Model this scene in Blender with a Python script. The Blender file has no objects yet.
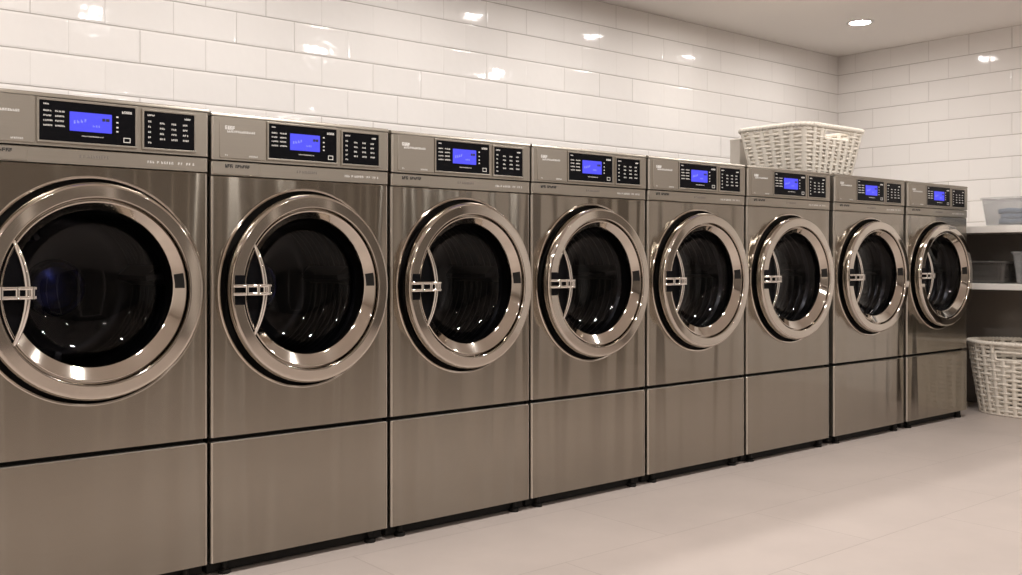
import bpy, bmesh, math, random
from mathutils import Vector, Matrix
PI = math.pi
random.seed(7)
S = bpy.context.scene
COL = S.collection

# ------------------------------------------------------------------ measures (metres)
CAM_H = 0.990
YAW = math.radians(39.727)
FRONT = 2.952            # plane of the machine fronts
WALL_B = 4.28            # back wall
WALL_R = 6.85            # right wall
CEIL = 2.555
WALL_L = -2.4
WALL_F = -3.4

# ------------------------------------------------------------------ materials
def new_mat(name):
    m = bpy.data.materials.new(name); m.use_nodes = True
    nt = m.node_tree
    return m, nt, nt.nodes['Principled BSDF']

def N(nt, kind, **kw):
    n = nt.nodes.new(kind)
    for k, v in kw.items():
        if k in n.inputs: n.inputs[k].default_value = v
        else: setattr(n, k, v)
    return n

def simple(name, col, rough=0.5, metal=0.0, coat=0.0, noise=0.06, scale=30, bump=0.0, spec=0.5):
    m, nt, b = new_mat(name)
    tc = N(nt, 'ShaderNodeTexCoord')
    no = N(nt, 'ShaderNodeTexNoise', Scale=scale, Detail=3.0)
    nt.links.new(tc.outputs['Object'], no.inputs['Vector'])
    ramp = N(nt, 'ShaderNodeMapRange')
    ramp.inputs['To Min'].default_value = 1 - noise; ramp.inputs['To Max'].default_value = 1 + noise
    nt.links.new(no.outputs['Fac'], ramp.inputs['Value'])
    mul = N(nt, 'ShaderNodeVectorMath', operation='SCALE')
    mul.inputs[0].default_value = col
    nt.links.new(ramp.outputs[0], mul.inputs['Scale'])
    nt.links.new(mul.outputs[0], b.inputs['Base Color'])
    b.inputs['Roughness'].default_value = rough
    b.inputs['Metallic'].default_value = metal
    b.inputs['Coat Weight'].default_value = coat
    b.inputs['Coat Roughness'].default_value = 0.05
    b.inputs['Specular IOR Level'].default_value = spec
    if bump:
        bp = N(nt, 'ShaderNodeBump', Strength=bump, Distance=0.002)
        nt.links.new(no.outputs['Fac'], bp.inputs['Height'])
        nt.links.new(bp.outputs[0], b.inputs['Normal'])
    return m

def steel(name, col, rough, aniso, wave, coat=0.0):
    """brushed sheet steel: fine horizontal brushing, gentle vertical waves in the sheet"""
    m, nt, b = new_mat(name)
    tc = N(nt, 'ShaderNodeTexCoord')
    mp = N(nt, 'ShaderNodeMapping'); mp.inputs['Scale'].default_value = (6, 6, 420)
    nt.links.new(tc.outputs['Object'], mp.inputs[0])
    n1 = N(nt, 'ShaderNodeTexNoise', Scale=1.0, Detail=2.0)
    nt.links.new(mp.outputs[0], n1.inputs['Vector'])
    mr = N(nt, 'ShaderNodeMapRange'); mr.inputs['To Min'].default_value = 0.94; mr.inputs['To Max'].default_value = 1.05
    nt.links.new(n1.outputs['Fac'], mr.inputs['Value'])
    mul = N(nt, 'ShaderNodeVectorMath', operation='SCALE'); mul.inputs[0].default_value = col
    nt.links.new(mr.outputs[0], mul.inputs['Scale'])
    nt.links.new(mul.outputs[0], b.inputs['Base Color'])
    b.inputs['Metallic'].default_value = 1.0
    b.inputs['Roughness'].default_value = rough
    b.inputs['Anisotropic'].default_value = aniso
    b.inputs['Coat Weight'].default_value = coat
    b.inputs['Coat Roughness'].default_value = 0.06
    tg = N(nt, 'ShaderNodeCombineXYZ'); tg.inputs[2].default_value = 1.0
    nt.links.new(tg.outputs[0], b.inputs['Tangent'])
    if wave:
        mp2 = N(nt, 'ShaderNodeMapping'); mp2.inputs['Scale'].default_value = (5.5, 1, 0.35)
        nt.links.new(tc.outputs['Object'], mp2.inputs[0])
        n2 = N(nt, 'ShaderNodeTexNoise', Scale=1.0, Detail=1.2)
        nt.links.new(mp2.outputs[0], n2.inputs['Vector'])
        bp = N(nt, 'ShaderNodeBump', Strength=1.0, Distance=wave)
        nt.links.new(n2.outputs['Fac'], bp.inputs['Height'])
        nt.links.new(bp.outputs[0], b.inputs['Normal'])
    return m

def tile_wall(name, axis):
    """glazed subway tile in running bond; the upright joints are filled unevenly, each tile sits at its own slight tilt"""
    TW, TH, MO = 0.291, 0.1456, 0.0024
    m, nt, b = new_mat(name)
    L = nt.links.new
    def mth(op, a, c=None, d=None):
        n = N(nt, 'ShaderNodeMath', operation=op)
        for i, v in enumerate((a, c, d)):
            if v is None: continue
            if isinstance(v, (int, float)): n.inputs[i].default_value = v
            else: L(v, n.inputs[i])
        return n.outputs[0]
    def noise2(x, y, z=0.0):
        c = N(nt, 'ShaderNodeCombineXYZ'); L(x, c.inputs[0]); L(y, c.inputs[1]); c.inputs[2].default_value = z
        w = N(nt, 'ShaderNodeTexWhiteNoise', noise_dimensions='3D'); L(c.outputs[0], w.inputs['Vector'])
        return w
    tc = N(nt, 'ShaderNodeTexCoord')
    sp = N(nt, 'ShaderNodeSeparateXYZ'); L(tc.outputs['Object'], sp.inputs[0])
    v = mth('DIVIDE', mth('SUBTRACT', CEIL + 0.0008, sp.outputs['Z']), TH)
    row = mth('FLOOR', v); fv = mth('FRACT', v)
    u = mth('ADD', mth('DIVIDE', mth('ADD', sp.outputs[axis], 20.0 + (0.045 if axis == 'X' else 0.02)), TW), mth('MULTIPLY', mth('MODULO', row, 2.0), 0.5))
    col = mth('FLOOR', u); fu = mth('FRACT', u)
    du = mth('MULTIPLY', mth('MINIMUM', fu, mth('SUBTRACT', 1.0, fu)), TW)
    dv = mth('MULTIPLY', mth('MINIMUM', fv, mth('SUBTRACT', 1.0, fv)), TH)
    def joint(d, w):
        r = N(nt, 'ShaderNodeMapRange', interpolation_type='SMOOTHSTEP')
        L(d, r.inputs['Value']); r.inputs['From Min'].default_value = w*0.35; r.inputs['From Max'].default_value = w*1.25
        r.inputs['To Min'].default_value = 1.0; r.inputs['To Max'].default_value = 0.0
        return r.outputs[0]
    jid = mth('FLOOR', mth('ADD', u, 0.5))
    rnd = noise2(jid, row, 5.0).outputs['Value']
    vs = mth('POWER', rnd, 1.6)
    jv = mth('MULTIPLY', joint(du, MO), mth('MULTIPLY_ADD', vs, 0.7, 0.10))
    jh = joint(dv, MO*1.1)
    mask = mth('MAXIMUM', jv, jh)
    tile = noise2(col, row, 2.0)
    tint = mth('MULTIPLY_ADD', tile.outputs['Value'], 0.035, 0.98)
    c1 = N(nt, 'ShaderNodeVectorMath', operation='SCALE'); c1.inputs[0].default_value = (0.885, 0.848, 0.815); L(tint, c1.inputs['Scale'])
    mx = N(nt, 'ShaderNodeMix', data_type='RGBA'); L(mask, mx.inputs['Factor'])
    L(c1.outputs[0], mx.inputs[6]); mx.inputs[7].default_value = (0.52, 0.475, 0.44, 1)
    L(mx.outputs[2], b.inputs['Base Color'])
    # tilt of each tile plus a faint ripple of the glaze
    ts = N(nt, 'ShaderNodeSeparateXYZ'); L(tile.outputs['Color'], ts.inputs[0])
    tilt = mth('ADD', mth('MULTIPLY', mth('SUBTRACT', ts.outputs[0], 0.5), mth('MULTIPLY', fu, TW)), mth('MULTIPLY', mth('SUBTRACT', ts.outputs[1], 0.5), mth('MULTIPLY', fv, TH)))
    no = N(nt, 'ShaderNodeTexNoise', Scale=16.0, Detail=1.0); L(tc.outputs['Object'], no.inputs['Vector'])
    hgt = mth('ADD', mth('MULTIPLY', tilt, 0.016), mth('ADD', mth('MULTIPLY', no.outputs['Fac'], 0.0011), mth('ADD', mth('MULTIPLY', mask, -0.0014), mth('MULTIPLY', mth('MAXIMUM', mth('MULTIPLY', joint(du, 0.009), mth('MULTIPLY_ADD', vs, 0.7, 0.1)), joint(dv, 0.009)), -0.0010))))
    bp = N(nt, 'ShaderNodeBump', Strength=1.0, Distance=1.0)
    L(hgt, bp.inputs['Height']); L(bp.outputs[0], b.inputs['Normal'])
    L(mth('MULTIPLY_ADD', mask, 0.6, 0.07), b.inputs['Roughness'])
    b.inputs['Specular IOR Level'].default_value = 0.22
    return m

def floor_mat():
    m, nt, b = new_mat('floor_tiles')
    tc = N(nt, 'ShaderNodeTexCoord')
    mp = N(nt, 'ShaderNodeMapping'); mp.inputs['Location'].default_value = (20.3, 20.13, 0)
    nt.links.new(tc.outputs['Object'], mp.inputs[0])
    br = N(nt, 'ShaderNodeTexBrick', Scale=1.0); br.offset = 0.5
    br.inputs['Mortar Size'].default_value = 0.0022
    br.inputs['Mortar Smooth'].default_value = 0.4
    br.inputs['Brick Width'].default_value = 1.0
    br.inputs['Row Height'].default_value = 0.5
    br.inputs['Color1'].default_value = (0.515, 0.446, 0.405, 1)
    br.inputs['Color2'].default_value = (0.497, 0.430, 0.390, 1)
    br.inputs['Mortar'].default_value = (0.41, 0.35, 0.315, 1)
    nt.links.new(mp.outputs[0], br.inputs['Vector'])
    no = N(nt, 'ShaderNodeTexNoise', Scale=2.2, Detail=6.0, Roughness=0.6)
    nt.links.new(tc.outputs['Object'], no.inputs['Vector'])
    mr = N(nt, 'ShaderNodeMapRange'); mr.inputs['To Min'].default_value = 0.86; mr.inputs['To Max'].default_value = 1.14
    nt.links.new(no.outputs['Fac'], mr.inputs['Value'])
    mul = N(nt, 'ShaderNodeVectorMath', operation='SCALE')
    nt.links.new(br.outputs['Color'], mul.inputs[0]); nt.links.new(mr.outputs[0], mul.inputs['Scale'])
    nt.links.new(mul.outputs[0], b.inputs['Base Color'])
    b.inputs['Roughness'].default_value = 0.42
    b.inputs['Specular IOR Level'].default_value = 0.35
    inv = N(nt, 'ShaderNodeMath', operation='SUBTRACT'); inv.inputs[0].default_value = 1.0
    nt.links.new(br.outputs['Fac'], inv.inputs[1])
    mad = N(nt, 'ShaderNodeMath', operation='MULTIPLY_ADD'); mad.inputs[1].default_value = 0.6
    nt.links.new(no.outputs['Fac'], mad.inputs[0]); nt.links.new(inv.outputs[0], mad.inputs[2])
    bp = N(nt, 'ShaderNodeBump', Strength=0.5, Distance=0.002)
    nt.links.new(mad.outputs[0], bp.inputs['Height']); nt.links.new(bp.outputs[0], b.inputs['Normal'])
    return m

def glass_mat(name, tint, refl=1.45, rough=0.0, veil=0.0, veil_col=(0.5, 0.5, 0.5, 1)):
    m = bpy.data.materials.new(name); m.use_nodes = True
    nt = m.node_tree; nt.nodes.clear()
    out = N(nt, 'ShaderNodeOutputMaterial')
    tr = N(nt, 'ShaderNodeBsdfTransparent'); tr.inputs[0].default_value = tint
    gl = N(nt, 'ShaderNodeBsdfGlossy', Roughness=rough); gl.inputs[0].default_value = (1, 1, 1, 1)
    lw = N(nt, 'ShaderNodeLayerWeight', Blend=0.5)
    pw = N(nt, 'ShaderNodeMath', operation='POWER'); pw.inputs[1].default_value = 4.0
    nt.links.new(lw.outputs['Facing'], pw.inputs[0])
    f0 = ((refl-1)/(refl+1))**2
    fr = N(nt, 'ShaderNodeMath', operation='MULTIPLY_ADD'); fr.inputs[1].default_value = 1-f0; fr.inputs[2].default_value = f0
    nt.links.new(pw.outputs[0], fr.inputs[0])
    base = tr
    if veil:
        df = N(nt, 'ShaderNodeBsdfDiffuse'); df.inputs[0].default_value = veil_col
        mv = N(nt, 'ShaderNodeMixShader'); mv.inputs[0].default_value = veil
        nt.links.new(tr.outputs[0], mv.inputs[1]); nt.links.new(df.outputs[0], mv.inputs[2]); base = mv
    mx = N(nt, 'ShaderNodeMixShader')
    nt.links.new(fr.outputs[0], mx.inputs[0]); nt.links.new(base.outputs[0], mx.inputs[1]); nt.links.new(gl.outputs[0], mx.inputs[2])
    nt.links.new(mx.outputs[0], out.inputs[0])
    return m

def emit(name, col, strength):
    m, nt, b = new_mat(name)
    b.inputs['Base Color'].default_value = (0.02, 0.02, 0.02, 1)
    b.inputs['Emission Color'].default_value = col
    b.inputs['Emission Strength'].default_value = strength
    return m

LAMP = 80.0
M = dict(
    front=steel('brushed_steel_front', (0.315, 0.284, 0.238), 0.17, 0.96, 0.021, 0.7),
    panel=steel('satin_steel_panel', (0.39, 0.355, 0.305), 0.38, 0.3, 0.0),
    plate=steel('satin_steel_plate', (0.36, 0.327, 0.282), 0.45, 0.2, 0.0),
    edge=simple('edge_highlight_steel', (0.60, 0.56, 0.50), 0.3, 1.0, noise=0.02),  # lighter than the sheets: bevel highlights put into the edge colour
    side=simple('dark_cabinet_steel', (0.20, 0.18, 0.165), 0.45, 0.8),
    chrome=simple('polished_chrome', (0.62, 0.57, 0.51), 0.07, 1.0, noise=0.01),
    bright=simple('bright_chrome', (0.86, 0.83, 0.79), 0.05, 1.0, noise=0.01),
    black=simple('black_rubber', (0.012, 0.011, 0.010), 0.6, spec=0.2),
    gloss=simple('black_gloss_panel', (0.006, 0.006, 0.007), 0.22, spec=0.05),
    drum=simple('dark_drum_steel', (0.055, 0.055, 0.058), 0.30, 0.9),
    hub=simple('hub_steel_blue_reflection', (0.035, 0.045, 0.20), 0.22, 0.9),  # blue painted in for the display reflections in the door glass
    glass=glass_mat('dark_door_glass', (0.40, 0.40, 0.42, 1), 1.27),
    mark=simple('white_print', (0.72, 0.70, 0.67), 0.6),
    ink=simple('black_print', (0.02, 0.02, 0.02), 0.6),
    emboss=simple('grey_print', (0.20, 0.18, 0.16), 0.5),
    lcd=emit('blue_lcd', (0.055, 0.06, 1.0, 1), 0.43),
    lcdmark=emit('lcd_light_print', (0.25, 0.27, 1.0, 1), 0.5),
    wallb=tile_wall('white_tile_back', 'X'), wallr=tile_wall('white_tile_right', 'Y'),
    paint=simple('taupe_paint', (0.20, 0.178, 0.158), 0.8, noise=0.03, scale=3),
    pale=simple('pale_paint', (0.72, 0.67, 0.62), 0.8, noise=0.03, scale=3),
    ceil=simple('ceiling_paint', (0.86, 0.81, 0.765), 0.85, noise=0.015, scale=2),
    floor=floor_mat(),
    white=simple('white_shelf_board', (0.76, 0.72, 0.67), 0.45, noise=0.02),
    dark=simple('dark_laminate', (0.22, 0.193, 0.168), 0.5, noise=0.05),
    wick=simple('white_wicker', (0.78, 0.72, 0.63), 0.6, noise=0.12, scale=45, bump=0.4),
    wick2=simple('offwhite_wicker', (0.84, 0.77, 0.67), 0.6, noise=0.14, scale=45, bump=0.4),
    card=simple('grey_card', (0.56, 0.51, 0.45), 0.8, noise=0.03),
    trim=simple('white_lamp_trim', (0.80, 0.78, 0.75), 0.4, noise=0.01),
    lamp=emit('warm_lamp', (1.0, 0.96, 0.925, 1), LAMP),
    fill_lamp=emit('warm_fill_lamp', (1.0, 0.96, 0.925, 1), 175.0),
    clear=glass_mat('clear_plastic', (0.88, 0.88, 0.88, 1), 1.4, 0.08, 0.17, (0.78, 0.78, 0.78, 1)),
    smoke=glass_mat('smoky_plastic', (0.42, 0.40, 0.38, 1), 1.45, 0.08, 0.22, (0.30, 0.28, 0.26, 1)),
    cloth_b=simple('blue_grey_cloth', (0.20, 0.27, 0.38), 0.9, noise=0.2, scale=25, bump=0.6),
    cloth_w=simple('pale_cloth', (0.50, 0.47, 0.43), 0.9, noise=0.15, scale=25, bump=0.6),
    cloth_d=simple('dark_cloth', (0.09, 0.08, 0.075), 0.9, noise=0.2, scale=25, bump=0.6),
)

# ------------------------------------------------------------------ mesh helpers
class printed:
    """faces added inside the block take another material slot: print on a surface"""
    def __init__(self, bm, slot): self.bm, self.slot = bm, slot
    def __enter__(self): self.n = len(self.bm.faces)
    def __exit__(self, *a):
        self.bm.faces.ensure_lookup_table()
        for f in self.bm.faces[self.n:]: f.material_index = self.slot

def obj(name, bm, mat, parent=None, smooth=35, bevel=None):
    bmesh.ops.recalc_face_normals(bm, faces=bm.faces)
    me = bpy.data.meshes.new(name); bm.to_mesh(me); bm.free()
    for m_ in (mat if isinstance(mat, (list, tuple)) else (mat,)): me.materials.append(m_)
    if smooth:
        me.polygons.foreach_set('use_smooth', [True] * len(me.polygons))
        me.set_sharp_from_angle(angle=math.radians(smooth))
    o = bpy.data.objects.new(name, me); COL.objects.link(o)
    if parent: o.parent = parent
    if bevel:
        b = o.modifiers.new('edge', 'BEVEL'); b.width = bevel; b.segments = 2; b.limit_method = 'ANGLE'
    return o

def box(bm, x0, x1, y0, y1, z0, z1):
    v = [bm.verts.new((x, y, z)) for x in (x0, x1) for y in (y0, y1) for z in (z0, z1)]
    for f in ((0,1,3,2),(4,6,7,5),(0,4,5,1),(2,3,7,6),(0,2,6,4),(1,5,7,3)):
        bm.faces.new([v[i] for i in f])

def lathe_y(bm, prof, cx, cz, n=96, close=False):
    """turn a profile of (radius, y) about the y axis through (cx, cz)"""
    rings = []
    for p in prof:
        r, y = p[0], p[1]; dz = p[2] if len(p) > 2 else 0.0
        if r < 1e-6: rings.append([bm.verts.new((cx, y, cz + dz))])
        else: rings.append([bm.verts.new((cx + r*math.cos(2*PI*k/n), y, cz + dz + r*math.sin(2*PI*k/n))) for k in range(n)])
    pairs = list(zip(rings, rings[1:])) + ([(rings[-1], rings[0])] if close else [])
    for a, b in pairs:
        for k in range(n):
            l = (k+1) % n
            if len(a) == 1 and len(b) == 1: continue
            if len(a) == 1: bm.faces.new((a[0], b[k], b[l]))
            elif len(b) == 1: bm.faces.new((a[k], a[l], b[0]))
            else: bm.faces.new((a[k], a[l], b[l], b[k]))

def lathe_z(bm, prof, cx, cy, n=48):
    rings = []
    for r, z in prof:
        if r < 1e-6: rings.append([bm.verts.new((cx, cy, z))])
        else: rings.append([bm.verts.new((cx + r*math.cos(2*PI*k/n), cy + r*math.sin(2*PI*k/n), z)) for k in range(n)])
    for a, b in zip(rings, rings[1:]):
        for k in range(n):
            l = (k+1) % n
            if len(a) == 1: bm.faces.new((a[0], b[k], b[l]))
            elif len(b) == 1: bm.faces.new((a[k], a[l], b[0]))
            else: bm.faces.new((a[k], a[l], b[l], b[k]))

def tube(bm, pts, r, n=8, closed=False, flat=1.0, up=None):
    """a tube along pts; r may be a list; flat squashes it along the local second axis"""
    pts = [Vector(p) for p in pts]; m = len(pts)
    rings = []; prev = None
    for i, p in enumerate(pts):
        a = pts[(i-1) % m] if (closed or i > 0) else pts[i]
        b = pts[(i+1) % m] if (closed or i < m-1) else pts[i]
        t = (b - a).normalized()
        if up is not None: ref = Vector(up[i]) if isinstance(up, list) else Vector(up)
        else:
            ref = prev if prev is not None else (Vector((0,0,1)) if abs(t.z) < 0.9 else Vector((1,0,0)))
        u = (ref - t*ref.dot(t)).normalized(); w = t.cross(u)
        prev = u
        rr = r[i] if isinstance(r, (list, tuple)) else r
        rings.append([bm.verts.new(p + u*(rr*flat*math.cos(2*PI*k/n)) + w*(rr*math.sin(2*PI*k/n))) for k in range(n)])
    for i in range(m if closed else m-1):
        a, b = rings[i], rings[(i+1) % m]
        for k in range(n):
            l = (k+1) % n
            bm.faces.new((a[k], a[l], b[l], b[k]))
    if not closed:
        bm.faces.new(rings[0]); bm.faces.new(rings[-1])

def rrect(x0, x1, z0, z1, r, seg=5):
    pts = []
    for cx, cz, a0 in ((x1-r, z1-r, 0), (x0+r, z1-r, PI/2), (x0+r, z0+r, PI), (x1-r, z0+r, 3*PI/2)):
        for k in range(seg+1):
            a = a0 + PI/2*k/seg
            pts.append((cx + r*math.cos(a), cz + r*math.sin(a)))
    return pts

def slab(bm, x0, x1, z0, z1, yf, yb, r=0.004, ch=0.0015):
    """a rounded-corner plate facing -y with a softened front edge"""
    inner = rrect(x0+ch, x1-ch, z0+ch, z1-ch, max(r-ch, 0.0005)); outer = rrect(x0, x1, z0, z1, r)
    a = [bm.verts.new((x, yf, z)) for x, z in inner]
    b = [bm.verts.new((x, yf+ch, z)) for x, z in outer]
    c = [bm.verts.new((x, yb, z)) for x, z in outer]
    n = len(a)
    bm.faces.new(a); bm.faces.new(c)
    for p, q in ((a, b), (b, c)):
        for k in range(n): bm.faces.new((p[k], p[(k+1) % n], q[(k+1) % n], q[k]))

def frame(bm, x0, x1, z0, z1, w, yf, yb):
    o = [(x0,z0),(x1,z0),(x1,z1),(x0,z1)]; i = [(x0+w,z0+w),(x1-w,z0+w),(x1-w,z1-w),(x0+w,z1-w)]
    vo = [bm.verts.new((x, yf, z)) for x, z in o]; vi = [bm.verts.new((x, yf, z)) for x, z in i]
    wo = [bm.verts.new((x, yb, z)) for x, z in o]; wi = [bm.verts.new((x, yb, z)) for x, z in i]
    for k in range(4):
        l = (k+1) % 4
        bm.faces.new((vo[k], vo[l], vi[l], vi[k])); bm.faces.new((wo[k], wo[l], wi[l], wi[k]))
        bm.faces.new((vo[k], vo[l], wo[l], wo[k])); bm.faces.new((vi[k], vi[l], wi[l], wi[k]))

def empty(name, loc):
    o = bpy.data.objects.new(name, None); COL.objects.link(o); o.location = loc
    o.empty_display_size = 0.1
    return o

def tag(o, label=None, cat=None, group=None, kind=None):
    if label: o['label'] = label
    if cat: o['category'] = cat
    if group: o['group'] = group
    if kind: o['kind'] = kind
    return o

def copy_tree(o, parent=None):
    c = o.copy(); COL.objects.link(c)
    if parent: c.parent = parent
    for ch in list(o.children): copy_tree(ch, c)
    return c

def room_box(name, x0, x1, y0, y1, z0, z1, mat):
    bm = bmesh.new(); box(bm, x0, x1, y0, y1, z0, z1)
    return tag(obj(name, bm, mat, smooth=0), kind='structure')

# ------------------------------------------------------------------ the room
T = 0.12
room_box('floor', WALL_L-T, WALL_R+T, WALL_F-T, WALL_B+T, -0.1, 0, M['floor'])
room_box('ceiling', WALL_L-T, WALL_R+T, WALL_F-T, WALL_B+T, CEIL, CEIL+0.1, M['ceil'])
room_box('wall_back', WALL_L-T, WALL_R+T, WALL_B, WALL_B+T, 0, CEIL, M['wallb'])
room_box('wall_right', WALL_R, WALL_R+T, WALL_F-T, WALL_B, 0, CEIL, M['wallr'])
room_box('wall_left', WALL_L-T, WALL_L, WALL_F-T, WALL_B, 0, CEIL, M['pale'])
room_box('wall_front', WALL_L, WALL_R, WALL_F-T, WALL_F, 0, CEIL, M['paint'])

def added_doorway(name, label_axis, c, w0, h0):
    """unseen dark door in a white frame, added for streaks in the steel, on the front wall (axis X) or the right wall (axis Y)"""
    bm = bmesh.new()
    if label_axis == 'X': box(bm, c-w0/2, c+w0/2, WALL_F+0.002, WALL_F+0.04, 0.004, h0)
    else: box(bm, WALL_R-0.04, WALL_R-0.002, c-w0/2, c+w0/2, 0.004, h0)
    d = tag(obj(name, bm, M['dark'], smooth=0), kind='structure')
    bm = bmesh.new()
    for a, b, z0, z1 in ((c-w0/2-0.12, c-w0/2, 0.0, h0+0.12), (c+w0/2, c+w0/2+0.12, 0.0, h0+0.12), (c-w0/2, c+w0/2, h0, h0+0.12)):
        if label_axis == 'X': box(bm, a, b, WALL_F+0.001, WALL_F+0.055, z0, z1)
        else: box(bm, WALL_R-0.055, WALL_R-0.001, a, b, z0, z1)
    obj('added_door_frame', bm, M['white'], d, smooth=0)
added_doorway('added_door_1', 'X', 2.45, 0.95, 2.1)
added_doorway('added_door_2', 'X', 4.75, 0.95, 2.1)
added_doorway('added_door_3', 'Y', -0.7, 0.9, 2.1)

# ------------------------------------------------------------------ washing machine (x centred, front at y = 0, floor at z = 0)
HW = 0.345
TOP = 1.445
DX, DZ = 0.004, TOP - 0.553          # door centre

def rolled_sheet(bm, x0, x1, z0, z1, y=0.0, r=0.008, depth=0.03, hole=None, ch=0.0028):
    """flat sheet with rolled side edges, a chamfered top edge and an optional round hole"""
    fx0, fx1 = x0 + r, x1 - r
    zt = z1 - ch
    if hole is None:
        bm.faces.new([bm.verts.new(p) for p in ((fx0,y,z0),(fx1,y,z0),(fx1,y,zt),(fx0,y,zt))])
    else:
        cx, cz, hr = hole; n = 128
        angs = [2*PI*k/n for k in range(n)]
        corners = [math.atan2(zz-cz, xx-cx) % (2*PI) for xx in (fx0, fx1) for zz in (z0, zt)]
        for c in corners:      # snap the nearest ray to each corner
            k = min(range(n), key=lambda i: abs(angs[i]-c)); angs[k] = c
        inn, outv = [], []
        for a in angs:
            dx, dz = math.cos(a), math.sin(a)
            t = min(((fx1-cx)/dx if dx > 1e-9 else 1e9), ((fx0-cx)/dx if dx < -1e-9 else 1e9),
                    ((zt-cz)/dz if dz > 1e-9 else 1e9), ((z0-cz)/dz if dz < -1e-9 else 1e9))
            inn.append(bm.verts.new((cx+hr*dx, y, cz+hr*dz))); outv.append(bm.verts.new((cx+t*dx, y, cz+t*dz)))
        for k in range(n):
            l = (k+1) % n
            bm.faces.new((inn[k], inn[l], outv[l], outv[k]))
    for fx, sg in ((fx0, -1), (fx1, 1)):
        prev = None
        prof = [(fx, y)] + [(fx + sg*r*math.sin(PI/2*k/5), y + r - r*math.cos(PI/2*k/5)) for k in range(1, 6)] + [(fx + sg*r, y + depth)]
        for px, py in prof:
            cur = (bm.verts.new((px, py, z0)), bm.verts.new((px, py, zt)))
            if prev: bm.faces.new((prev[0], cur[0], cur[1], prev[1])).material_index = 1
            prev = cur
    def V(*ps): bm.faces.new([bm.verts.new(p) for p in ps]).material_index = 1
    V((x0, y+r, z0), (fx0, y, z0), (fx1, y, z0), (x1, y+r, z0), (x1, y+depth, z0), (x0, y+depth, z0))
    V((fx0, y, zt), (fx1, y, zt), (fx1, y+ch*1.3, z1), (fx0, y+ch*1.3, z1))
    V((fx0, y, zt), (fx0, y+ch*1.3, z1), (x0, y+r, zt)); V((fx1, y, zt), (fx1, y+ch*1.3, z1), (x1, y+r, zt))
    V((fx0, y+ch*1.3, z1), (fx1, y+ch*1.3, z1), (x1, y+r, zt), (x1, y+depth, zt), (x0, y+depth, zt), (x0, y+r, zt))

def text_marks(bm, x0, x1, zc, h, y, seed, gap=0.35, slope=0.0):
    """a run of tiny letter-like strokes: the print is too small to read"""
    rd = random.Random(seed); x = x0
    while x < x1 - h*0.3:
        w = h * rd.uniform(0.45, 0.8)
        z = zc + slope*(x-x0)
        t = h*0.24
        k = rd.randint(0, 3)
        box(bm, x, x+t, y, y+0.0006, z-h/2, z+h/2)
        if k != 1: box(bm, x+t, x+w, y, y+0.0006, z+h/2-t, z+h/2)
        if k != 2: box(bm, x+t, x+w, y, y+0.0006, z-t/2, z+t/2)
        if k != 0: box(bm, x+w-t, x+w, y, y+0.0006, z-h/2, z+h*0.1)
        x += w + h*gap*(2.2 if rd.random() < 0.15 else 1)

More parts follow.
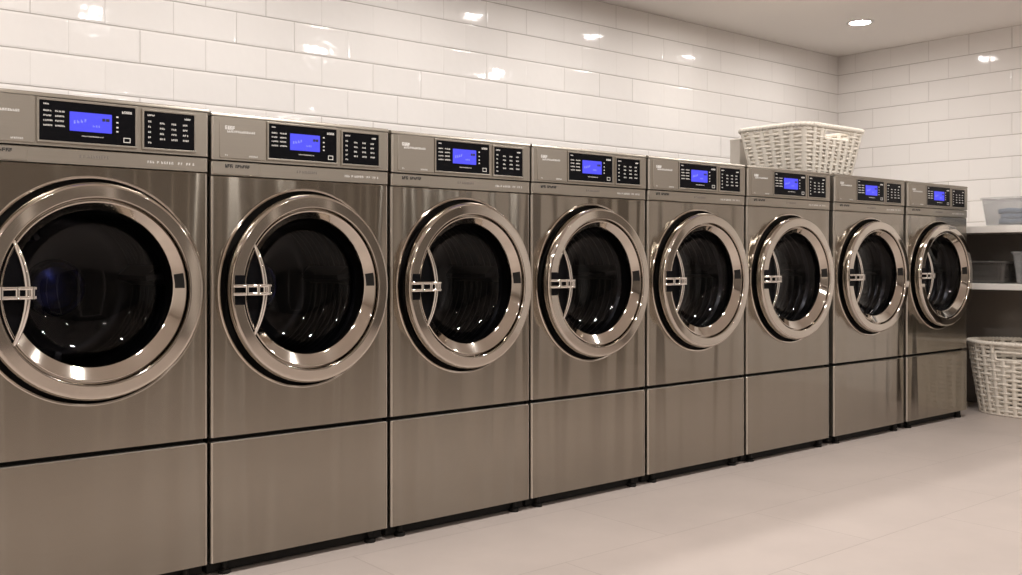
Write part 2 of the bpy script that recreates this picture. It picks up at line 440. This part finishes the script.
def make_washer():
    root = empty('washing_machine', (0, 0, 0))
    # cabinet shell
    bm = bmesh.new()
    box(bm, -HW+0.001, -HW+0.012, 0.022, 0.85, 0.433, TOP-0.012)
    box(bm, HW-0.012, HW-0.001, 0.022, 0.85, 0.433, TOP-0.012)
    box(bm, -HW+0.012, HW-0.012, 0.838, 0.85, 0.433, TOP-0.012)
    box(bm, -HW+0.012, HW-0.012, 0.03, 0.838, 0.433, 0.445)
    cab = obj('cabinet', bm, M['side'], root, smooth=0)
    bm = bmesh.new()
    prof = [(-0.004, TOP-0.012), (-0.004, TOP-0.006), (-0.001, TOP-0.0015), (0.006, TOP), (0.85, TOP), (0.85, TOP-0.012)]
    a = [bm.verts.new((-HW, y, z)) for y, z in prof]; b = [bm.verts.new((HW, y, z)) for y, z in prof]
    bm.faces.new(a); bm.faces.new(b)
    for k in range(len(prof)):
        l = (k+1) % len(prof); bm.faces.new((a[k], a[l], b[l], b[k]))
    obj('top_panel', bm, M['panel'], root, smooth=40)
    # main front sheet
    bm = bmesh.new(); rolled_sheet(bm, -HW, HW, 0.434, 1.2475, hole=(DX, DZ, 0.3285))
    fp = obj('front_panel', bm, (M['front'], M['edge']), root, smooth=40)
    bm = bmesh.new()
    lathe_y(bm, [(0.3285, 0.0005), (0.3275, -0.004), (0.3245, -0.0062), (0.3205, -0.0055), (0.318, -0.002), (0.317, 0.006), (0.317, 0.032)], DX, DZ, 128)
    obj('door_rim', bm, M['chrome'], fp)
    # strip under the controls
    bm = bmesh.new(); rolled_sheet(bm, -HW, HW, 1.2495, 1.2935, y=-0.003)
    with printed(bm, 2): text_marks(bm, -0.034, 0.046, 1.2735, 0.0085, -0.0037, 8, 0.3)
    with printed(bm, 3):
        for x0, x1, sd in ((0.158, 0.178, 1), (0.186, 0.235, 2), (0.25, 0.262, 6), (0.276, 0.302, 4)):
            text_marks(bm, x0, x1, 1.2695, 0.0075, -0.0037, sd, 0.45)
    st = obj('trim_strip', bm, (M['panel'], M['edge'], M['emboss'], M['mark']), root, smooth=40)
    bm = bmesh.new(); slab(bm, -HW+0.004, -0.172, 1.2515, 1.2915, -0.0052, -0.001, 0.002)
    with printed(bm, 1):
        text_marks(bm, -0.298, -0.268, 1.2785, 0.0115, -0.0059, 3, 0.15); text_marks(bm, -0.262, -0.208, 1.2785, 0.010, -0.0059, 5, 0.15)
    obj('detergent_tab', bm, (M['panel'], M['ink']), st)
    # control panel
    bm = bmesh.new(); rolled_sheet(bm, -HW, HW, 1.2965, TOP-0.0125, y=-0.006, depth=0.03)
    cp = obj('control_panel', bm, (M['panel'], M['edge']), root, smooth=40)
    bm = bmesh.new(); slab(bm, -0.319, -0.152, 1.302, 1.4315, -0.0085, -0.004, 0.006)
    with printed(bm, 1):
        text_marks(bm, -0.300, -0.262, 1.398, 0.012, -0.0092, 12, 0.1, -0.03); text_marks(bm, -0.292, -0.19, 1.386, 0.007, -0.0092, 13, 0.25, 0.01)
        text_marks(bm, -0.215, -0.185, 1.312, 0.005, -0.0092, 14, 0.3); text_marks(bm, -0.30, -0.285, 1.312, 0.005, -0.0092, 15, 0.5)
    obj('brand_plate', bm, (M['plate'], M['mark']), cp)
    for nm, x0, x1, z0, z1 in (('display', -0.143, 0.120, 1.3115, 1.4225), ('keypad', 0.146, 0.298, 1.311, 1.418)):
        bm = bmesh.new(); slab(bm, x0, x1, z0, z1, -0.0095, -0.004, 0.003)
        with printed(bm, 1):
            if nm == 'display':
                for r_ in range(4):
                    z = 1.394 - r_*0.0135
                    text_marks(bm, -0.132, -0.109, z, 0.0045, -0.0101, 30+r_, 0.25); text_marks(bm, -0.101, -0.077, z, 0.0045, -0.0101, 40+r_, 0.25)
                text_marks(bm, -0.132, -0.118, 1.4125, 0.004, -0.0101, 50, 0.3)
                text_marks(bm, 0.082, 0.108, 1.407, 0.007, -0.0101, 51, 0.2)
                frame(bm, 0.086, 0.106, 1.320, 1.334, 0.002, -0.0101, -0.0095)
                for z in (1.39, 1.374, 1.360, 1.348): box(bm, 0.0655, 0.0715, -0.0101, -0.0095, z, z+0.004)
                text_marks(bm, -0.03, 0.03, 1.330, 0.003, -0.0101, 52, 0.4)
            else:
                text_marks(bm, 0.156, 0.178, 1.4065, 0.005, -0.0101, 60, 0.2); text_marks(bm, 0.268, 0.285, 1.4035, 0.005, -0.0101, 61, 0.2)
                for c_ in range(4):
                    for r_ in range(5):
                        if c_ > 0 and r_ == 4: continue
                        x = 0.158 + c_*0.035; z = 1.388 - r_*0.0155 - (0.003 if c_ else 0)
                        text_marks(bm, x, x+(0.008 if c_ == 0 else 0.016), z, 0.0052, -0.0101, 70 + c_*7 + r_, 0.3)
        obj(nm, bm, (M['gloss'], M['mark']), cp)
        bm = bmesh.new(); frame(bm, x0-0.006, x1+0.006, z0-0.006, z1+0.006, 0.006, -0.0105, -0.004)
        obj(nm + '_bezel', bm, M['plate'], cp, smooth=0, bevel=0.001)
    bm = bmesh.new(); slab(bm, -0.063, 0.053, 1.343, 1.397, -0.0102, -0.009, 0.0015, 0.0004)
    with printed(bm, 1):
        text_marks(bm, -0.052, -0.02, 1.368, 0.009, -0.0108, 21, 0.5, 0.2); text_marks(bm, 0.0, 0.02, 1.360, 0.006, -0.0108, 22, 0.6)
    with printed(bm, 2):
        for x0, x1 in ((0.026, 0.034), (0.036, 0.046)): box(bm, x0, x1, -0.0108, -0.0102, 1.376, 1.384)
    obj('lcd_screen', bm, (M['lcd'], M['lcdmark'], M['ink']), cp)
    # door: chrome ring, inner cone, glass bowl, handle
    bm = bmesh.new()
    E = 0.008
    lathe_y(bm, [(0.284, -0.004), (0.297, -0.0065), (0.3030, -0.012), (0.3060, -0.022), (0.3070, -0.034), (0.3068, -0.0445), (0.3050, -0.0515), (0.3015, -0.0560),
                 (0.2970, -0.0578), (0.2955, -0.05785), (0.2676, -0.05895), (0.2660, -0.0590), (0.2635, -0.0582), (0.2618, -0.0560), (0.2608, -0.0520), (0.2600, -0.0300), (0.2563, -0.0300),
                 (0.2555, -0.0480), (0.2545, -0.0500), (0.2525, -0.0507), (0.2505, -0.0497), (0.2490, -0.0484, E*0.05), (0.2255, -0.0283, E*0.95), (0.2240, -0.0270, E), (0.2222, -0.0245, E), (0.2210, -0.018, E), (0.2225, -0.012, E), (0.232, 0.004), (0.284, 0.014)],
            DX, DZ, 144, close=True)
    door = obj('door', bm, M['chrome'], root, smooth=24)
    bm = bmesh.new()
    lathe_y(bm, [(0.2215, -0.019), (0.218, -0.004), (0.208, 0.022), (0.188, 0.048), (0.155, 0.068), (0.11, 0.080), (0.06, 0.086), (0.0, 0.088)], DX, DZ + 0.008, 96)
    obj('door_glass', bm, M['glass'], door, smooth=80)
    # gasket behind the ring
    bm = bmesh.new()
    lathe_y(bm, [(0.3175, 0.031), (0.286, 0.033), (0.283, 0.012), (0.262, 0.015), (0.240, 0.020), (0.236, 0.05), (0.250, 0.052), (0.3175, 0.040)], DX, DZ, 96, close=True)
    obj('door_gasket', bm, M['black'], root, smooth=50)
    # black grip recess between ring and handle
    bm = bmesh.new()
    arc = [(0.2585*math.cos(a), 0.2585*math.sin(a)) for a in [PI - 0.56 + 1.12*k/24 for k in range(25)]]
    def bow_x(z): return -0.2185 + 0.031*(1 - (z/0.1374)**2)
    chord = [(bow_x(z), z) for z in [(-0.1374 + 0.2748*k/24) for k in range(25)]]
    poly = arc + chord
    f = [bm.verts.new((DX+x, -0.0475, DZ+z)) for x, z in poly]; g = [bm.verts.new((DX+x, -0.018, DZ+z)) for x, z in poly]
    n = len(poly); bm.faces.new(f); bm.faces.new(g)
    for k in range(n): bm.faces.new((f[k], f[(k+1) % n], g[(k+1) % n], g[k]))
    obj('grip_recess', bm, M['gloss'], door, smooth=20)
    bm = bmesh.new()
    slab(bm, DX-0.293, DX-0.2575, DZ-0.046, DZ+0.046, -0.0606, -0.045, 0.004)
    obj('latch_plate', bm, M['gloss'], door)
    bm = bmesh.new()
    zz = [(-0.140 + 0.280*k/28) for k in range(29)]
    tube(bm, [(DX+bow_x(z)-0.002, -0.052 - 0.012*(1-(z/0.14)**2), DZ+z) for z in zz],
         [0.0045 + 0.0045*math.cos(z/0.14*PI/2)**0.6 for z in zz], 12)
    obj('handle', bm, M['bright'], door, smooth=60)
    bm = bmesh.new()
    for dz in (-0.0125, 0.0125):
        tube(bm, [(DX-0.297, -0.060, DZ+dz), (DX-0.287, -0.066, DZ+dz), (DX-0.21, -0.070, DZ+dz), (DX-0.180, -0.070, DZ+dz), (DX-0.171, -0.066, DZ+dz)], 0.0055, 10)
    for x in (-0.256, -0.216, -0.178): tube(bm, [(DX+x, -0.069, DZ-0.0165), (DX+x, -0.069, DZ+0.0165)], 0.0062, 10)
    obj('latch_bar', bm, M['bright'], door, smooth=60)
    # dark reflection on the far side of the cone, built as a solid patch
    bm = bmesh.new()
    a0, a1 = 0.02, 0.20
    vs = []
    for a in [a0 + (a1-a0)*k/6 for k in range(7)]:
        vs.append([bm.verts.new((DX + r*math.cos(a), y, DZ + r*math.sin(a))) for r, y in ((0.2485, -0.0490), (0.2265, -0.0305), (0.2285, -0.020), (0.250, -0.040))])
    for p, q in zip(vs, vs[1:]):
        for k in range(4): bm.faces.new((p[k], p[(k+1) % 4], q[(k+1) % 4], q[k]))
    bm.faces.new(vs[0]); bm.faces.new(vs[-1])
    obj('reflection_patch', bm, M['black'], door, smooth=30)
    # drum
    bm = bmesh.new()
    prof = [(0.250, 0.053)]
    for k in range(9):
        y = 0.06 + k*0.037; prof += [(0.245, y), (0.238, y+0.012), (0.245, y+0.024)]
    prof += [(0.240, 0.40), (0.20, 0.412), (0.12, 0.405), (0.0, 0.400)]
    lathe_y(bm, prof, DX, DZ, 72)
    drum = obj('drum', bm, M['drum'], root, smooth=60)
    bm = bmesh.new()
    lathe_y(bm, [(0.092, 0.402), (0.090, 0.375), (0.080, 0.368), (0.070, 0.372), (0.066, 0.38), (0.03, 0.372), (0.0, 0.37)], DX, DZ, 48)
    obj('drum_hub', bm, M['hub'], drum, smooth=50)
    for k in range(3):
        a = PI*0.72 + k*2*PI/3
        bm = bmesh.new()
        ca, sa = math.cos(a), math.sin(a); tx, tz = -sa, ca
        vs = []
        for y in (0.08, 0.10, 0.36, 0.385):
            hgt = 0.04 if y in (0.08, 0.385) else 0.0
            vs.append([bm.verts.new((DX + ca*r + tx*t, y, DZ + sa*r + tz*t)) for r, t in ((0.237, -0.032), (0.190+hgt, -0.008), (0.190+hgt, 0.008), (0.237, 0.032))])
        for p, q in zip(vs, vs[1:]):
            for i in range(4): bm.faces.new((p[i], p[(i+1) % 4], q[(i+1) % 4], q[i]))
        bm.faces.new(vs[0]); bm.faces.new(vs[-1])
        obj('drum_paddle', bm, M['drum'], drum, smooth=30)
    # pedestal drawer under the washer
    bm = bmesh.new()
    box(bm, -HW+0.003, HW-0.003, 0.032, 0.85, 0.055, 0.4325); box(bm, -HW+0.003, HW-0.003, 0.040, 0.80, 0.006, 0.055)  # lower box: black strip put in for the shade beneath
    ped = obj('pedestal', bm, M['black'], root, smooth=0)
    bm = bmesh.new(); rolled_sheet(bm, -HW, HW, 0.045, 0.4195, r=0.007, depth=0.0315)
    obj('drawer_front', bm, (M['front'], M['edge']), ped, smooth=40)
    for x in (-0.285, 0.285):
        for y in (0.030, 0.812):
            bm = bmesh.new()
            lathe_z(bm, [(0.0, 0.0), (0.020, 0.0), (0.021, 0.004), (0.020, 0.012), (0.010, 0.016), (0.009, 0.055), (0.0, 0.055)], x, y, 20)
            obj('foot', bm, M['black'], root, smooth=40)
    return root

LEFT = [0.545, 1.245, 1.903, 2.558, 3.233, 3.936, 4.687, 5.443]
RIGHT = [1.235, 1.891, 2.548, 3.217, 3.917, 4.644, 5.409, 6.177]
WL = [
    'stainless front-loading washing machine, the nearest and largest, standing at the near end of the row',
    'stainless front-loading washing machine standing second in the row from the nearest one',
    'stainless front-loading washing machine standing third in the row from the nearest one',
    'stainless front-loading washing machine standing fourth in the row from the nearest one',
    'stainless front-loading washing machine fifth in the row, just before the one carrying the basket',
    'stainless front-loading washing machine directly beneath the white wicker basket, sixth in the row',
    'stainless front-loading washing machine between the basket-topped one and the last of the row',
    'stainless front-loading washing machine at the far end of the row, mirroring the floor basket',
]
proto = make_washer()
for i in range(8):
    o = proto if i == 0 else copy_tree(proto)
    o.location = ((LEFT[i] + RIGHT[i]) / 2, FRONT, 0)
    o.scale = ((RIGHT[i] - LEFT[i]) / (2*HW), 1, (1.007, 1.002)[i] if i < 2 else 1)
    tag(o, WL[i], 'washing machine', 'row of stainless washing machines')

# ------------------------------------------------------------------ ceiling downlights, plus added fill lights
def make_downlight(r, glow):
    root = empty('downlight', (0, 0, 0))
    bm = bmesh.new(); lathe_z(bm, [(r, -0.001), (r, -0.006), (r+0.008, -0.009), (r+0.020, -0.006), (r+0.024, 0.0)], 0, 0, 48)
    obj('trim_ring', bm, M['trim'], root, smooth=50)
    bm = bmesh.new(); lathe_z(bm, [(r, -0.003), (r*0.5, -0.0045), (0.0, -0.005)], 0, 0, 48)
    obj('diffuser', bm, glow, root, smooth=50)
    return root
small, fill_light = make_downlight(0.065, M['lamp']), make_downlight(0.080, M['fill_lamp'])
for i in range(7):
    o = small if i == 0 else copy_tree(small)
    o.location = (5.95 - 1.05*i, 3.555, CEIL)
    if i == 0: tag(o, 'round recessed ceiling downlight glowing near the corner above the far machines', 'ceiling light', 'recessed ceiling downlights')
    else: tag(o, 'round recessed ceiling downlight in the row above the machines, away from the corner', 'ceiling light', 'recessed ceiling downlights')
for i, (x, y) in enumerate([(5.2 - 1.6*k, 2.0) for k in range(5)] + [(5.4 - 2.0*k, -1.8) for k in range(4)]):  # unseen lights added to brighten the floor
    o = fill_light if i == 0 else copy_tree(fill_light)
    o.location = (x, y, CEIL)
    tag(o, 'added unseen round ceiling light brightening the open floor in front of the machines', 'ceiling light', 'added ceiling lights')

# ------------------------------------------------------------------ wicker baskets
def outline(a, b, rc, n, oval=False):
    """n points evenly spaced by length along a rounded rectangle or oval, with outward normals"""
    dense = []
    if oval:
        for k in range(720):
            t = 2*PI*k/720; c, s = math.cos(t), math.sin(t); e = 2/2.4
            dense.append((a*math.copysign(abs(c)**e, c), b*math.copysign(abs(s)**e, s)))
    else:
        for cx, cy, a0 in ((a-rc, b-rc, 0), (-a+rc, b-rc, PI/2), (-a+rc, -b+rc, PI), (a-rc, -b+rc, 3*PI/2)):
            for k in range(41):
                t = a0 + PI/2*k/40; dense.append((cx + rc*math.cos(t), cy + rc*math.sin(t)))
    m = len(dense); L = [0.0]
    for k in range(m):
        p, q = dense[k], dense[(k+1) % m]; L.append(L[-1] + math.hypot(q[0]-p[0], q[1]-p[1]))
    out = []; k = 0
    for i in range(n):
        s = L[-1]*i/n
        while L[k+1] < s: k += 1
        p, q = dense[k], dense[(k+1) % m]; d = L[k+1]-L[k]; f = (s-L[k])/d if d > 1e-9 else 0
        out.append((p[0]+(q[0]-p[0])*f, p[1]+(q[1]-p[1])*f))
    res = []
    for i in range(n):
        p, q = out[(i-1) % n], out[(i+1) % n]; tx, ty = q[0]-p[0], q[1]-p[1]; l = math.hypot(tx, ty)
        res.append((out[i][0], out[i][1], ty/l, -tx/l))
    return res

def basket(name, loc, half0, half1, rc, h, nst, courses, mat, oval, hole, rs, stake_w, rim_r, double=False):
    """half0 / half1: half sizes at the base and at the rim; hole = (half width, z low, z high, sides)"""
    root = empty(name, loc)
    K = 6; n = nst*K
    base = outline(half0[0], half0[1], rc*0.8, n, oval); top = outline(half1[0], half1[1], rc, n, oval)
    def P(i, t, off=0.0):
        i %= n; tt = t**0.92
        x = base[i][0]*(1-tt) + top[i][0]*tt; y = base[i][1]*(1-tt) + top[i][1]*tt
        return Vector((x + top[i][2]*off, y + top[i][3]*off, t*h))
    def in_hole(p):
        if not hole: return False
        w, z0, z1, sides = hole
        if not z0 < p.z < z1: return False
        for sx, sy in sides:
            if sy and abs(p.x) < w and p.y*sy > half0[1]*0.7: return True
            if sx and abs(p.y) < w and p.x*sx > half0[0]*0.7: return True
        return False
    rd = random.Random(nst)
    # strands
    bm = bmesh.new()
    rows = [(0.018 + (h-0.03)*(j+0.5)/courses, 0.0, j) for j in range(courses)]
    if double: rows += [(0.018 + (h-0.03)*(j+1.0)/courses, -0.0105, j) for j in range(courses-1)]
    for z, inset, j in rows:
        t = z/h
        pts = []
        for i in range(n):
            w = math.cos(PI*i/K + j*PI)
            p = P(i, t, 0.0045*w + inset); p.z += 0.0012*math.sin(i*0.7+j)
            pts.append(p)
        flags = [in_hole(p) for p in pts]
        rr = rs*rd.uniform(0.9, 1.08)
        if not any(flags): tube(bm, pts, rr, 6, closed=True, up=(0, 0, 1))
        else:
            st = next(i for i in range(n) if flags[i] and not flags[(i+1) % n])
            run = []
            for k in range(1, n+1):
                i = (st+k) % n
                if flags[i]:
                    if len(run) > 1: tube(bm, run, rr, 6, up=(0, 0, 1))
                    run = []
                else: run.append(pts[i])
            if len(run) > 1: tube(bm, run, rr, 6, up=(0, 0, 1))
    obj('woven_strands', bm, mat, root, smooth=60)
    # upright stakes, flat bands on the outside of the strands
    bm = bmesh.new()
    for s in range(nst):
        i = s*K
        zmax = 1.0
        if hole and in_hole(P(i, (hole[1]+0.5*(hole[2]-hole[1]))/h)): zmax = hole[1]/h
        m = 10
        pts = [P(i, max(0.01, zmax*k/m), 0.0065) for k in range(m+1)]
        nn = [(top[i][2], top[i][3], 0)]*(m+1)
        tube(bm, pts, stake_w, 8, flat=0.30, up=nn)
        pts = [P(i, max(0.01, zmax*k/m), -0.0065) for k in range(m+1)]
        tube(bm, pts, stake_w*0.8, 6, flat=0.30, up=nn)
    obj('upright_stakes', bm, mat, root, smooth=60)
    # rim: a core with two strands wound around it
    bm = bmesh.new()
    core = [P(i, 1.0, 0.004) for i in range(n)]
    tube(bm, core, rim_r, 8, closed=True, up=(0, 0, 1))
    m = 3*n
    turns = nst*3
    for ph in (0, PI):
        pts = []
        for k in range(m):
            f = k/3; i = int(f) % n; g = f - int(f)
            p = core[i].lerp(core[(i+1) % n], g)
            a = 2*PI*turns*k/m/2 + ph
            nx, ny = top[i][2], top[i][3]
            pts.append(p + Vector((nx*math.cos(a)*rim_r*0.75, ny*math.cos(a)*rim_r*0.75, math.sin(a)*rim_r*0.75)))
        tube(bm, pts, rim_r*0.55, 6, closed=True, up=(0, 0, 1))
    obj('rim', bm, mat, root, smooth=60)
    # base: floor board of the basket and a foot strand
    bm = bmesh.new()
    lo = [bm.verts.new(P(i, 0.012)) for i in range(n)]; hi = [bm.verts.new(P(i, 0.03, -0.004)) for i in range(n)]
    bm.faces.new(lo); bm.faces.new(hi)
    for i in range(n): bm.faces.new((lo[i], lo[(i+1) % n], hi[(i+1) % n], hi[i]))
    tube(bm, [Vector((p.x, p.y, rim_r*0.6)) for p in [P(i, 0.012, 0.004) for i in range(n)]], rim_r*0.6, 6, closed=True, up=(0, 0, 1))
    obj('base', bm, mat, root, smooth=40)
    if hole:
        w, z0, z1, sides = hole
        for sx, sy in sides:
            bm = bmesh.new()
            zc = (z0+z1)/2; hz = (z1-z0)/2
            loop = rrect(-w, w, z0, z1, hz*0.6, 5)
            pts = []
            for u, z in loop:
                tt = (z/h)**0.92
                if sy: d = half0[1]*(1-tt) + half1[1]*tt; pts.append((u, sy*d, z))
                else: d = half0[0]*(1-tt) + half1[0]*tt; pts.append((sx*d, u, z))
            tube(bm, pts, 0.0085, 8, closed=True, up=(sx, sy, 0))
            obj('handle', bm, mat, root, smooth=60)
    return root

b1 = basket('wicker_basket', (5.095, FRONT+0.475, TOP+0.0005), (0.245, 0.19), (0.318, 0.24), 0.09, 0.300, 30, 13, M['wick'], False,
            (0.125, 0.232, 0.281, ((0, -1), (0, 1))), 0.0080, 0.0165, 0.0125, True)
tag(b1, 'white rectangular wicker basket with handle slots, standing on top of a washing machine', 'basket')
b2 = basket('wicker_basket', (6.565, 2.735, 0.0005), (0.20, 0.285), (0.245, 0.36), 0.2, 0.455, 30, 15, M['wick2'], True,
            (0.11, 0.355, 0.405, ((-1, 0), (1, 0))), 0.0095, 0.014, 0.0125)
tag(b2, 'tall off-white oval wicker basket standing on the floor under the shelves', 'basket')

# ------------------------------------------------------------------ box form for an unidentified grey shape behind the basket
root = empty('grey_box', (4.985, FRONT+0.80, TOP+0.0005))
bm = bmesh.new(); slab(bm, -0.10, 0.10, 0.0, 0.272, -0.036, 0.036, 0.008, 0.003)
obj('grey_box_body', bm, M['card'], root)
bm = bmesh.new(); slab(bm, -0.1012, 0.1012, 0.255, 0.276, -0.037, 0.037, 0.012, 0.003)
obj('grey_box_top', bm, M['card'], root)
tag(root, 'plain grey box-shaped thing half hidden behind the white wicker basket', 'box')

# ------------------------------------------------------------------ shelving on the right wall
SX = 6.40
root = empty('shelving_unit', (SX, 2.4, 0))
def sub(name, x0, x1, y0, y1, z0, z1, mat, bev=0.003):
    bm = bmesh.new(); box(bm, x0-SX, x1-SX, y0-2.4, y1-2.4, z0, z1)
    return obj(name, bm, mat, root, smooth=0, bevel=bev)
sub('shelf', SX, WALL_R-0.004, 2.3, 3.90, 1.158, 1.202, M['white'])
sub('shelf', SX, WALL_R-0.020, 2.3, 3.90, 0.793, 0.832, M['white'])
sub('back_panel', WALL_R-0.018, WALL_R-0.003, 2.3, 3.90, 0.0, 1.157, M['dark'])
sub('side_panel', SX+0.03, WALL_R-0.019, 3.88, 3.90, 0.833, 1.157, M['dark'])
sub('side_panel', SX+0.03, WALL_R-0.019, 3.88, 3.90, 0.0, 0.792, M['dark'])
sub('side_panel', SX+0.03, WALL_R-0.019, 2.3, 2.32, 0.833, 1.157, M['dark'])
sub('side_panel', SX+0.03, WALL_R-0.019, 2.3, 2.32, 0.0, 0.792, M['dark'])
tag(root, 'white two-board shelving with dark back panel beside the last washing machine', 'shelving')

def bin_(loc, hx, hy, h, mat, label):
    root = empty('storage_bin', loc)
    bm = bmesh.new()
    k = 0.90; t = 0.003
    def ring(sx, sy, z, r): return [bm.verts.new((x, y, z)) for x, y in rrect(-sx, sx, -sy, sy, r)]
    R = [ring(hx*k-0.01, hy*k-0.01, 0.0, 0.02), ring(hx*k, hy*k, 0.006, 0.02), ring(hx, hy, h-0.012, 0.025),
         ring(hx-t, hy-t, h-0.012, 0.022), ring(hx*k-t, hy*k-t, 0.009, 0.018)]
    n = len(R[0]); bm.faces.new(R[0]); bm.faces.new(R[-1])
    for a, b in zip(R, R[1:]):
        for i in range(n): bm.faces.new((a[i], a[(i+1) % n], b[(i+1) % n], b[i]))
    obj('tub', bm, mat, root, smooth=40)
    bm = bmesh.new()
    pts = [(x, y, h-0.008) for x, y in rrect(-hx-0.004, hx+0.004, -hy-0.004, hy+0.004, 0.028)]
    tube(bm, pts, 0.008, 8, closed=True, up=(0, 0, 1))
    obj('rim', bm, mat, root, smooth=60)
    tag(root, label, 'storage bin', 'plastic bins on the shelves')
    return root

def folded(loc, hx, hy, layers, th, mat, label, name='folded_towel'):
    bm = bmesh.new(); rd = random.Random(int(loc[1]*1000))
    for k in range(layers):
        ox, oy = rd.uniform(-0.006, 0.006), rd.uniform(-0.01, 0.01)
        prof = rrect(-hx+ox, hx+ox, k*th, (k+1)*th*0.985, th*0.45, 5)
        ys = [-hy+oy + 2*hy*j/12 for j in range(13)]
        rings = []
        for j, y in enumerate(ys):
            s = 1 - 0.06*(abs(j-6)/6)**6
            rings.append([bm.verts.new((x*s, y, z + 0.003*math.sin(j*1.3+k))) for x, z in prof])
        for a, b in zip(rings, rings[1:]):
            for i in range(len(a)): bm.faces.new((a[i], a[(i+1) % len(a)], b[(i+1) % len(a)], b[i]))
        bm.faces.new(rings[0]); bm.faces.new(rings[-1])
    o = obj(name, bm, mat, None, smooth=60); o.location = loc
    tag(o, label, 'towel')
    return o

bin_((6.60, 2.77, 1.2025), 0.15, 0.225, 0.185, M['clear'], 'clear plastic bin with blue-grey cloth standing on the upper white shelf')
folded((6.60, 2.75, 1.2155), 0.10, 0.15, 3, 0.034, M['cloth_b'], 'folded blue-grey cloth seen inside the clear bin on the upper shelf')
bin_((6.62, 3.04, 0.8325), 0.16, 0.20, 0.145, M['smoke'], 'smoky dark plastic bin standing on the lower shelf next to the last machine')
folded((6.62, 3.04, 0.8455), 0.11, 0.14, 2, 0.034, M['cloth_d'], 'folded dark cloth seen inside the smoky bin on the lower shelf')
bin_((6.60, 2.60, 0.8325), 0.15, 0.20, 0.205, M['clear'], 'clear plastic bin with pale cloth standing on the lower shelf above the floor basket')
folded((6.60, 2.60, 0.8455), 0.10, 0.14, 4, 0.035, M['cloth_w'], 'folded pale cloth seen inside the clear bin on the lower shelf')

# ------------------------------------------------------------------ camera, world, view
cam = bpy.data.cameras.new('camera'); co = bpy.data.objects.new('camera', cam); COL.objects.link(co)
co.location = (0, 0, CAM_H); co.rotation_euler = (PI/2, 0, -YAW)
cam.sensor_width = 36.0; cam.lens = 990.0/1022*36.0
cam.shift_y = -(287.5 - 259.0)/1022
cam.clip_start = 0.01
S.camera = co
w = bpy.data.worlds.new('world'); S.world = w; w.use_nodes = True
w.node_tree.nodes['Background'].inputs[0].default_value = (0.02, 0.018, 0.016, 1)
S.view_settings.view_transform = 'Standard'; S.view_settings.look = 'None'
S.view_settings.gamma = 1.0; S.view_settings.use_curve_mapping = False
S.view_settings.exposure = 1.17
S.cycles.caustics_reflective = False; S.cycles.caustics_refractive = False
S.cycles.sample_clamp_indirect = 6.0
S.cycles.max_bounces = 10; S.cycles.transparent_max_bounces = 12
